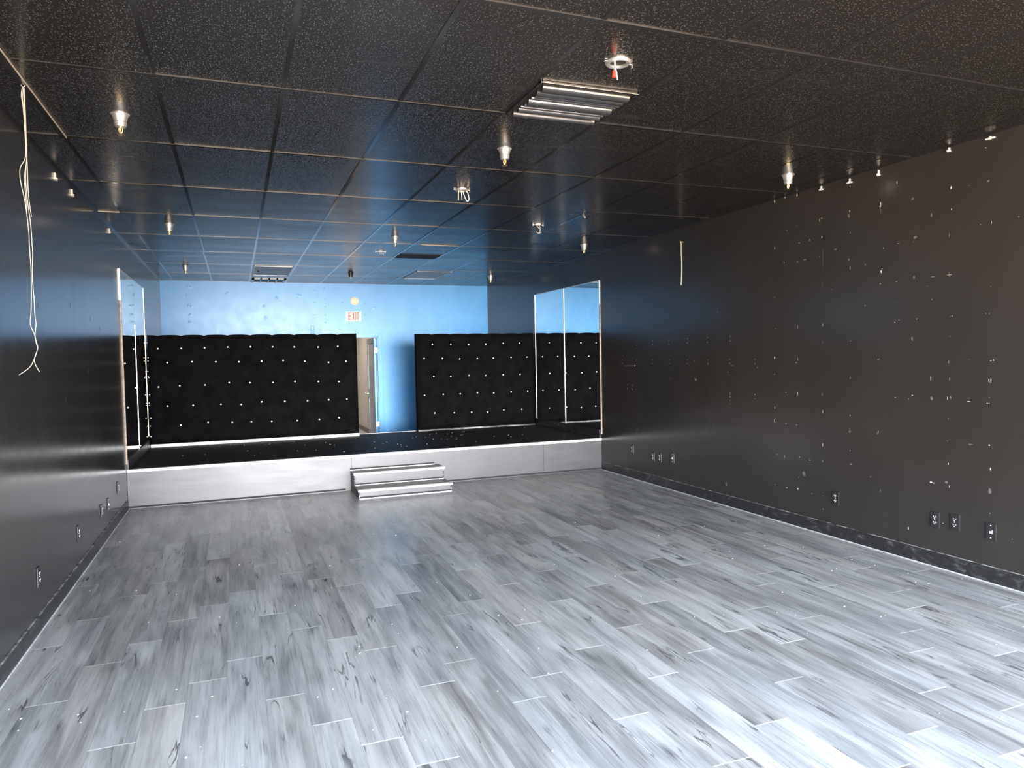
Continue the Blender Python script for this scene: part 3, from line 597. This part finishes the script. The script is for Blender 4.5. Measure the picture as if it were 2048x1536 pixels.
MB().box(0.024, 2.893, 11.070, 11.19, HS, 0.476, 0, 0.003).build('base_board', M['nosing'], PLt)
PRt = tufted('tufted_panel', 3.842, 5.862, 0.458, 1.990, 11.20, 11.31, RIGHT_BUTTONS, 'narrower black tufted panel right of the doorway')
MB().box(3.842, 5.862, 11.185, 11.30, HS, 0.460, 0, 0.003).build('base_board', M['side_board'], PRt)

# ------------------------------------------------------------------ mirrors
def mirror(side, ya, yb, z0, z1, label, strips):
    xw = 0.0 if side < 0 else W; s = 1 if side < 0 else -1
    t = thing('wall_mirror', (xw, (ya+yb)/2, z0), label, 'mirror')
    a, b = sorted((xw, xw+s*0.006))
    MB().box(a, b, ya+0.002, yb-0.002, z0, z1).build('mirror_glass', M['mirror'], t)
    for y, w, za, zb, mt, d in strips:
        a, b = sorted((xw, xw+s*d))
        MB().box(a, b, y-w/2, y+w/2, za, zb).build('edge_strip', M[mt], t)
    a, b = sorted((xw, xw+s*0.009))
    MB().box(a, b, ya, yb, z1-0.004, z1+0.004).build('top_strip', M['mirror_edge'], t)
    return t
mirror(-1, 8.865, 10.02, 0.552, 2.640, 'front mirror sheet on the left wall beside the stage edge',
       [(8.862, 0.016, 0.50, 2.30, 'wood_edge', 0.014), (8.874, 0.008, 0.50, 2.64, 'mirror_edge', 0.011)])
mirror(-1, 10.02, 11.052, 0.552, 2.640, 'rear mirror sheet on the left wall beside the tufted panel',
       [(10.02, 0.014, 0.552, 2.09, 'mirror_edge', 0.010), (11.05, 0.010, 0.60, 2.64, 'gold', 0.010)])
mirror(1, 8.868, 10.025, 0.557, 2.625, 'front mirror sheet on the right wall beside the stage edge',
       [(8.868, 0.014, 0.50, 2.63, 'mirror_edge', 0.011), (8.858, 0.010, 0.52, 2.3, 'wood_edge', 0.013)])
mirror(1, 10.025, 11.160, 0.557, 2.625, 'rear mirror sheet on the right wall beside the tufted panel',
       [(10.025, 0.020, 0.557, 2.62, 'mirror_edge', 0.011), (11.156, 0.016, 0.50, 2.62, 'mirror_edge', 0.011)])

# ------------------------------------------------------------------ things on the blue wall
es = thing('exit_sign', (3.23, YB, 2.405), 'cream exit sign with red letters on the blue wall', 'sign')
MB().box(3.086, 3.378, YB-0.035, YB, 2.313, 2.498, 0, 0.004).build('sign_body', M['sign'], es)
L = MB(); ya, yb2 = YB-0.0375, YB-0.0345
def rect(x0, x1, z0, z1): L.box(x0, x1, ya, yb2, z0, z1)
zb, zt, q = 2.338, 2.482, 0.016
rect(3.142, 3.158, zb, zt); rect(3.142, 3.192, zt-q, zt); rect(3.142, 3.188, (zb+zt)/2-q/2, (zb+zt)/2+q/2); rect(3.142, 3.192, zb, zb+q)
for sgn in (1, -1):
    xa, xb = (3.204, 3.240) if sgn > 0 else (3.240, 3.204)
    L.prism([(xa-.0, zb), (xa+.017, zb), (xb+.017, zt), (xb, zt)], 'XZ', ya, yb2)
rect(3.266, 3.283, zb, zt); rect(3.306, 3.322, zb, zt); rect(3.290, 3.338, zt-q, zt)
L.build('lettering', M['sign_red'], es)
A = MB()
A.prism([(3.342, 2.388), (3.348, 2.384), (3.366, 2.410), (3.360, 2.414)], 'XZ', ya, yb2); A.prism([(3.360, 2.406), (3.366, 2.410), (3.348, 2.436), (3.342, 2.432)], 'XZ', ya, yb2)
A.build('arrow', M['sign_dark'], es)
rc = thing('round_cover_plate', (3.266, YB, 2.691), 'round cream cover plate on the blue wall above the exit sign', 'cover plate')
MB().lathe([(0.075, 0), (0.075, -0.008), (0.066, -0.014), (0.0, -0.016)], (3.266, YB, 2.691), 32, 'Y').build('plate', M['cream'], rc)
def blue_outlet(z, label):
    t = thing('electrical_outlet', (2.492, YB, z), label, 'outlet')
    MB().box(2.457, 2.527, YB-0.007, YB, z-0.057, z+0.057, 0, 0.003).build('cover_plate', M['blue_dent'], t)
    for d in (-0.020, 0.020):
        r = MB().lathe([(0.017, 0), (0.017, -0.003)], (2.492, YB-0.0065, z+d), 16, 'Y').build('receptacle', M['blue_trim'], t)
        MB().box(2.4835, 2.4865, YB-0.0105, YB-0.009, z+d-.004, z+d+.008).box(2.4975, 2.5005, YB-0.0105, YB-0.009, z+d-.004, z+d+.008).build('slots', M['nail'], r)
blue_outlet(2.184, 'blue outlet on the blue wall, upper of the pair left of the doorway')
blue_outlet(2.050, 'blue outlet on the blue wall, half hidden behind the wide tufted panel')

# ------------------------------------------------------------------ outlets on the black walls
def outlet(side, y, z, label, w=0.072, h=0.116, kind='duplex'):
    xw = 0.0 if side < 0 else W; s = 1 if side < 0 else -1
    t = thing('electrical_outlet' if kind == 'duplex' else 'wall_jack_plate', (xw, y, z), label, 'outlet' if kind == 'duplex' else 'wall plate')
    p = MB(); a, b = sorted((xw, xw+s*0.009)); p.box(a, b, y-w/2, y+w/2, z-h/2, z+h/2, 0, 0.0035); p.build('cover_plate', M['black_plate'], t)
    xs = xw+s*0.009
    if kind == 'duplex':
        for d in (0.021, -0.021):
            r = MB().lathe([(0.0175, 0), (0.0165, s*0.0025), (0.0, s*0.0028)], (xs, y, z+d), 16, 'X').build('receptacle', M['black_plate'], t)
            q = MB(); a, b = sorted((xs+s*0.002, xs+s*0.0038))
            q.box(a, b, y-.0095, y-.006, z+d-.003, z+d+.008); q.box(a, b, y+.006, y+.0095, z+d-.003, z+d+.008); q.box(a, b, y-.003, y+.003, z+d-.012, z+d-.006)
            q.build('slots', M['worn'], r)
        MB().lathe([(0.004, 0), (0.003, s*0.002)], (xs, y, z), 10, 'X').build('screw', M['worn'], t)
    else:
        q = MB(); a, b = sorted((xs, xs+s*0.004)); q.box(a, b, y-.003, y+.007, z-.010, z+.004); q.box(a, b, y-.012, y-.010, z-.012, z+.012); q.build('jack', M['worn'], t)
        for d in (-0.042, 0.042): MB().lathe([(0.004, 0), (0.003, s*0.002)], (xs, y, z+d), 10, 'X').build('screw', M['worn'], t)
outlet(1, 8.039, 0.377, 'black outlet on the right wall closest to the stage')
outlet(1, 7.542, 0.344, 'black outlet on the right wall, left of the close pair near the stage')
outlet(1, 7.393, 0.350, 'black outlet on the right wall, right of the close pair near the stage')
outlet(1, 7.128, 0.378, 'black jack plate on the right wall just right of the far outlet pair', kind='jack')
outlet(1, 4.684, 0.340, 'lone black outlet halfway along the right wall')
outlet(1, 3.752, 0.349, 'black outlet on the right wall, left of the nearer close pair')
outlet(1, 3.597, 0.363, 'black outlet on the right wall, right of the nearer close pair')
outlet(1, 3.336, 0.352, 'black jack plate on the right wall nearest the right picture edge', kind='jack')
outlet(-1, 5.035, 0.331, 'black outlet on the left wall nearest the camera')
outlet(-1, 6.216, 0.330, 'black outlet on the left wall, second from the camera')
outlet(-1, 7.220, 0.304, 'black outlet on the left wall, third from the camera')
outlet(-1, 7.581, 0.297, 'black jack plate on the left wall, fourth from the camera', kind='jack')
outlet(-1, 8.186, 0.356, 'black outlet on the left wall closest to the stage')

# ------------------------------------------------------------------ sprinkler heads
def make_sprinkler(label, dark=False):
    t = thing('sprinkler_head', (0, 0, H), label, 'sprinkler', None)
    m = MB().lathe([(0.050, 0.004), (0.050, -0.003), (0.044, -0.006), (0.038, -0.022), (0.033, -0.042), (0.032, -0.046), (0.034, -0.050), (0.033, -0.056), (0.031, -0.058), (0.032, -0.064), (0.028, -0.072), (0.012, -0.075), (0.0, -0.075)], (0,0,0), 28)
    local('escutcheon', m, M['vent'] if dark else M['chrome'], t)
    if not dark:
        b = MB().lathe([(0.011, -0.072), (0.011, -0.080), (0.008, -0.081)], (0,0,0), 12)
        b.tube([(0.008,0,-0.080),(0.0095,0,-0.090),(0.007,0,-0.100),(0.003,0,-0.106)], 0.0028); b.tube([(-0.008,0,-0.080),(-0.0095,0,-0.090),(-0.007,0,-0.100),(-0.003,0,-0.106)], 0.0028)
        b.lathe([(0.0035, -0.080), (0.0035, -0.112)], (0,0,0), 10)
        local('frame', b, M['brass'], t)
        d = MB().lathe([(0.003, -0.110), (0.018, -0.112), (0.019, -0.115), (0.006, -0.117), (0.0, -0.117)], (0,0,0), 16); local('deflector', d, M['brass'], t)
    else:
        d = MB().lathe([(0.012, -0.070), (0.018, -0.078), (0.014, -0.090), (0.0, -0.094)], (0,0,0), 14); local('deflector', d, M['chrome'], t)
    return t
SPR = [(0.590, 4.629, 'chrome sprinkler head at the front left of the ceiling near the hanging cords'),
       (2.908, 4.621, 'chrome sprinkler head in the ceiling just behind the louvred vent'),
       (5.350, 4.640, 'chrome sprinkler head at the front right of the ceiling by the chipped wall'),
       (0.572, 8.103, 'chrome sprinkler head at the left of the ceiling, middle row before the stage'),
       (2.932, 8.321, 'chrome sprinkler head at the centre of the ceiling, middle row before the stage'),
       (5.369, 8.299, 'chrome sprinkler head at the right of the ceiling, middle row before the stage'),
       (0.523, 11.533, 'chrome sprinkler head over the left end of the stage'),
       (5.369, 11.908, 'chrome sprinkler head at the far right corner by the blue wall')]
s0 = make_sprinkler(SPR[0][2]); s0.location = (SPR[0][0], SPR[0][1], H); s0['group'] = 'ceiling sprinkler heads'
for x, y, lb in SPR[1:]: copy_thing(s0, (x, y, H), lb, 'ceiling sprinkler heads')
sd = make_sprinkler('small dark sprinkler head above the exit sign', True); sd.location = (2.947, 11.865, H); sd['group'] = 'ceiling sprinkler heads'

# ------------------------------------------------------------------ open ceiling boxes with wires
def ring_box(loc, label, wires, nut=None, R=0.062):
    t = thing('ceiling_junction_box', (loc[0], loc[1], H), label, 'junction box')
    m = MB().lathe([(R*0.66, 0.002), (R*0.66, -0.010), (R*0.74, -0.013), (R*0.90, -0.012), (R, -0.004), (R, 0.002)], (0,0,0), 32, cap=False)
    m.box(R*0.95, R*1.22, -0.006, 0.006, -0.006, -0.003); m.box(R*1.2, R*1.23, -0.006, 0.006, -0.022, -0.003); m.box(-R*1.2, -R*0.95, -0.006, 0.006, -0.006, -0.003)
    local('mud_ring', m, M['chrome'], t)
    local('box_back', MB().lathe([(R*0.68, 0.001), (R*0.68, -0.001)], (0,0,0), 24), M['vent_dark'], t)
    for w in wires: local('wire', MB().tube(w, 0.0035), M['copper_wire'], t)
    if nut:
        local('wire_nut', MB().lathe([(0.004, 0.018), (0.008, 0.012), (0.011, -0.012), (0.0105, -0.018), (0.0, -0.018)], nut, 12), M['red_nut'], t)
    return t
ring_box((2.928, 3.104), 'open round ceiling box with a red wire nut beside the louvred vent',
         [[(-.015,0,0),(-.018,0,-.02),(-.010,0,-.05),(-.004,0,-.085)], [(-.02,0,0),(-.016,.0,-.02),(-.02,0,-.045)]], (-0.022, 0, -0.058))
ring_box((2.979, 5.845), 'open ceiling box with a looped wire at the centre of the ceiling',
         [[(-.02,0,0),(-.028,0,-.03),(-.03,0,-.09)], [(-.005,0,0),(-.002,0,-.03),(.002,0,-.09)], [(.01,0,-.01),(.022,0,-.05),(.045,0,-.095),(.062,0,-.08),(.055,0,-.03),(.035,0,-.005)]], None, 0.058)
def bar_box(loc, label, wires, wd, hook=None):
    t = thing('ceiling_bracket', (loc[0], loc[1], H), label, 'ceiling bracket')
    m = MB().box(-wd, wd, -0.010, 0.010, -0.012, -0.008, 0, 0.001); m.lathe([(0.028, 0.001), (0.028, -0.006), (0.022, -0.012), (0.0, -0.013)], (0,0,0), 18)
    for sx in (-1, 1): m.lathe([(0.005, 0.0), (0.005, -0.020)], (sx*wd*0.93, 0, 0), 10)
    local('cross_bar', m, M['pale_metal'], t)
    for w in wires: local('wire', MB().tube(w, 0.004), M['white_wire'], t)
    return t
bar_box((4.231, 7.135), 'white ceiling bracket with a crooked dangling wire right of centre',
        [[(-.01,0,-.01),(-.008,0,-.03),(.02,0,-.05),(.022,0,-.07),(.008,0,-.095)], [(-.02,0,-.085),(.008,0,-.10),(.035,0,-.085)], [(.005,0,-.01),(.025,0,-.035),(.032,0,-.042)]], 0.062)
bar_box((2.975, 9.439), 'pale ceiling bracket with two stub wires over the stage',
        [[(-.01,0,-.01),(-.008,0,-.05)], [(.01,0,-.01),(.02,0,-.035),(.035,0,-.04),(.045,0,-.03)]], 0.068)
hk = thing('ceiling_hook', (4.467, 6.513, H), 'tiny white hook in the ceiling before the right sprinkler', 'hook')
MB().tube([(4.467,6.513,H+.002),(4.467,6.513,H-.02),(4.472,6.513,H-.034),(4.484,6.513,H-.03)], 0.005).build('shank', M['white_wire'], hk)

# ------------------------------------------------------------------ louvred vent near the front
vx0, vx1, vy0, vy1 = 2.664, 3.240, 3.425, 3.945
v = thing('louvred_vent', ((vx0+vx1)/2, (vy0+vy1)/2, H), 'dark louvred air vent with glinting blades in the front ceiling', 'vent')
MB().box(vx0, vx1, vy0, vy1, H-0.002, H+0.0035).build('vent_box', M['vent_dark'], v)
f = MB(); f.box(vx0, vx1, vy0, vy0+0.022, H-0.012, H+0.002, 0, 0.002); f.box(vx0, vx1, vy1-0.012, vy1, H-0.010, H+0.002, 0, 0.002)
f.box(vx0, vx0+0.010, vy0, vy1, H-0.010, H+0.002); f.box(vx1-0.010, vx1, vy0, vy1, H-0.010, H+0.002)
f.build('vent_frame', M['vent'], v)
def blade(y, wdt, drop, r):
    """curved blade, convex towards the front"""
    out, inn = [], []
    for k in range(9):
        a = math.radians(-15+k*15)
        out.append((y-math.cos(a)*wdt, H-0.004-math.sin(a)*drop)); inn.append((y-math.cos(a)*(wdt-0.003), H-0.004-math.sin(a)*(drop-0.003)))
    m = MB(); m.prism(out+inn[::-1], 'YZ', vx0+0.03+r, vx1-0.03+r*0.3)
    for fc in m.bm.faces: fc.smooth = False
    return m
for y, w_, d_, r_ in ((3.505,.045,.030,.0),(3.560,.038,.030,-.006),(3.600,.022,.026,.004),(3.640,.018,.022,.0),(3.705,.040,.032,.004),(3.745,.020,.024,.002),(3.785,.018,.022,-.004),(3.835,.030,.026,.0),(3.900,.026,.030,-.006)):
    blade(y, w_*0.78, d_, r_).build('blade', M['vent'], v)

# ------------------------------------------------------------------ panels set in the rear ceiling
ag = thing('return_grille', (1.745, 13.25, H), 'pale ceiling grille with four dark openings against the blue wall', 'vent')
gx0, gx1, gy0, gy1 = 1.462, 2.020, 12.94, 13.555
MB().box(gx0+.02, gx1-.02, gy0+.02, gy1-.01, H-0.006, H-0.002).build('grille_back', M['vent_dark'], ag)
g = MB(); g.box(gx0, gx1, gy0, gy0+0.17, H-0.012, H-0.002); g.box(gx0, gx1, gy1-0.02, gy1, H-0.012, H-0.002)
for k in range(5):
    x = gx0+0.018+k*(gx1-gx0-0.036)/4; wb_ = 0.022 if k in (0, 4) else 0.011
    g.box(x-wb_, x+wb_, gy0, gy1, H-0.012, H-0.002)
g.build('grille_frame', M['pale_metal'], ag)
ap = thing('access_panel', (1.74, 11.86, H), 'grey ceiling access panel with pale frame and dark knob', 'access panel')
MB().box(1.462, 2.010, 11.29, 12.43, H-0.008, H-0.003).build('panel', M['grey_panel'], ap)
g = MB(); g.box(1.452, 1.470, 11.28, 12.44, H-0.014, H-0.002); g.box(2.002, 2.020, 11.28, 12.44, H-0.014, H-0.002); g.box(1.452, 2.02, 11.28, 11.30, H-0.012, H-0.002); g.box(1.452, 2.02, 12.41, 12.44, H-0.014, H-0.002)
g.build('panel_frame', M['pale_metal'], ap)
MB().lathe([(0.014, 0), (0.014, -0.014), (0.0, -0.016)], (1.535, 11.85, H-0.008), 12).build('knob', M['vent_dark'], ap)
lp = thing('ceiling_lens_panel', (4.24, 11.98, H), 'pale grey flat panel in the rear ceiling near the blue wall', 'ceiling panel')
MB().box(3.962, 4.512, 11.44, 12.50, H-0.006, H-0.002).build('panel', M['grey_panel'], lp)
g = MB(); g.box(3.948, 3.962, 11.42, 12.52, H-0.010, H-0.002); g.box(4.512, 4.526, 11.42, 12.52, H-0.010, H-0.002); g.box(3.948, 4.526, 12.49, 12.52, H-0.010, H-0.002)
g.build('panel_frame', M['pale_metal'], lp)
dt = tag(MB().box(3.278, 3.850, 9.60, 10.00, H-0.006, H+0.004).build('loose_tile_piece', M['matte_tile']), 'matte dark tile piece set in the ceiling over the stage', 'ceiling tile')

# ------------------------------------------------------------------ cords and small wall hardware
yw = 4.262
hw = thing('hanging_cord', (0.21, yw, H), 'bundle of pale cords hanging from the ceiling by the left wall', 'cord')
for k, wv in enumerate((WIRE0, WIRE1, WIRE2, WIRE3)):
    MB().tube([(x, yw+0.006*(k-1.5), min(z, H-0.004)) for x, z in wv], 0.0017).build('cord_strand', M['white_wire'], hw)
MB().tube([(0.222, yw, H), (0.222, yw, H-0.004), (0.210, yw, H-0.024), (0.197, yw, H-0.006), (0.200, yw, H)], 0.0025, sub=2).build('loop', M['chrome'], hw)
cw_ = thing('hanging_cord', (W, 6.905, 2.86), 'short pale cord hanging down the right wall', 'cord')
MB().tube([(W-0.006,6.904,2.845),(W-0.006,6.903,2.72),(W-0.006,6.898,2.60),(W-0.006,6.903,2.48),(W-0.006,6.913,2.368)], 0.0045).build('cord_strand', M['white_wire'], cw_)
MB().lathe([(0.009, 0.0), (0.013, -0.010), (0.011, -0.018), (0.0, -0.020)], (W, 6.904, 2.850), 12, 'X').build('cord_clip', M['brass'], cw_)
def anchor(side, y, z, h, w, label, name='wall_anchor'):
    xw = 0.0 if side < 0 else W; s = 1 if side < 0 else -1
    m = MB(); a, b = sorted((xw, xw+s*0.012))
    m.box(a, b, y-0.005, y+0.005, z-h*0.35, z+h*0.65, 0, 0.002)
    m.box(*sorted((xw, xw+s*0.016)), y-w/2, y+w/2, z-h*0.35, z-h*0.35+0.010, 0, 0.002)
    m.lathe([(0.007, 0), (0.006, s*0.020), (0.0, s*0.021)], (xw, y+0.004, z-h*0.1), 8, 'X')
    tag(m.build(name, M['plaster']), label, 'wall anchor', 'wall anchors near the ceiling')
anchor(-1, 5.945, 2.930, 0.050, 0.060, 'white wall anchor near the top of the left wall, nearest the camera')
anchor(-1, 6.511, 2.937, 0.055, 0.060, 'white cross-shaped anchor on the left wall, second from the camera')
anchor(-1, 8.293, 2.945, 0.050, 0.020, 'small white anchor on the left wall nearest the stage')
anchor(1, 3.354, 2.985, 0.020, 0.060, 'wide white anchor under the ceiling at the far right')
anchor(1, 3.650, 2.985, 0.030, 0.022, 'small bright anchor under the ceiling, second from the right')
anchor(1, 4.243, 2.965, 0.045, 0.022, 'hooked white anchor on the right wall, third from the right')
anchor(1, 4.525, 2.970, 0.036, 0.050, 'white anchor on the right wall, fourth from the right')
anchor(1, 4.830, 2.980, 0.034, 0.040, 'white anchor on the right wall just right of the front sprinkler')

# ------------------------------------------------------------------ daylight
w = bpy.data.worlds.new('daylight'); SC.world = w; w.use_nodes = True
nt = w.node_tree; bg = nt.nodes['Background']
tc = nt.nodes.new('ShaderNodeTexCoord'); sx = nt.nodes.new('ShaderNodeSeparateXYZ'); nt.links.new(tc.outputs['Generated'], sx.inputs[0])
rp = nt.nodes.new('ShaderNodeValToRGB'); mr = nt.nodes.new('ShaderNodeMapRange')
mr.inputs['From Min'].default_value = -1; mr.inputs['From Max'].default_value = 1
nt.links.new(sx.outputs[2], mr.inputs['Value']); nt.links.new(mr.outputs['Result'], rp.inputs['Fac'])
st_ = [(0.0, (0.60, 0.47, 0.36)), (0.47, (0.80, 0.64, 0.50)), (0.505, (0.97, 0.98, 1.0)), (0.62, (0.86, 0.93, 1.0)), (1.0, (0.55, 0.72, 1.0))]
while len(rp.color_ramp.elements) < len(st_): rp.color_ramp.elements.new(0.5)
for e, (p, c) in zip(rp.color_ramp.elements, st_): e.position = p; e.color = (*c, 1)
nt.links.new(rp.outputs['Color'], bg.inputs['Color']); bg.inputs['Strength'].default_value = WORLD_S

def light(name, typ, loc, **kw):
    d = bpy.data.lights.new(name, typ); o = bpy.data.objects.new(name, d); COL.objects.link(o); o.location = loc
    for k, v_ in kw.items(): setattr(d, k, v_)
    return o
po = light('storefront_portal', 'AREA', ((OX0+OX1)/2, YF-0.06, (OZ0+OZ1)/2), shape='RECTANGLE', size=OX1-OX0, size_y=OZ1-OZ0)
po.data.cycles.is_portal = True; po.rotation_euler = (math.radians(90), 0, 0)
po.rotation_euler = Vector((0, 1, 0)).to_track_quat('-Z', 'Y').to_euler()
sun = light('depth_fill_sun', 'SUN', (2, -6, 4), energy=SUN_E, angle=math.radians(SUN_A), color=(1.0, 0.97, 0.93))  # added wide soft sun lamp, carries daylight to the deep end
sun.rotation_euler = Vector(SUN_D).to_track_quat('-Z', 'Y').to_euler()
hp = light('hall_lamp', 'AREA', (2.6, 15.6, 2.62), energy=HALL_E, shape='RECTANGLE', size=0.6, size_y=1.2, color=(1.0, 0.93, 0.85))

# ------------------------------------------------------------------ camera
cam = bpy.data.cameras.new('camera'); co = bpy.data.objects.new('camera', cam); COL.objects.link(co)
cam.sensor_fit = 'HORIZONTAL'; cam.sensor_width = 36.0; cam.lens = 1436.94/2048*36.0; cam.clip_start = 0.02; cam.clip_end = 200
yaw, pitch, roll = 0.3671, -0.0382, -0.0201
F = Vector((math.sin(yaw)*math.cos(pitch), math.cos(yaw)*math.cos(pitch), math.sin(pitch))); R = Vector((math.cos(yaw), -math.sin(yaw), 0)); U = R.cross(F)
R2 = R*math.cos(roll)+U*math.sin(roll); U2 = U*math.cos(roll)-R*math.sin(roll)
Mx = Matrix.Identity(4)
for i in range(3): Mx[i][0], Mx[i][1], Mx[i][2] = R2[i], U2[i], -F[i]
Mx.translation = Vector((1.1512, 0.0, 1.5997)); co.matrix_world = Mx
SC.camera = co
vs = SC.view_settings; vs.view_transform = 'Standard'; vs.look = 'None'; vs.gamma = 1.0; vs.exposure = EXPOSURE; vs.use_curve_mapping = False
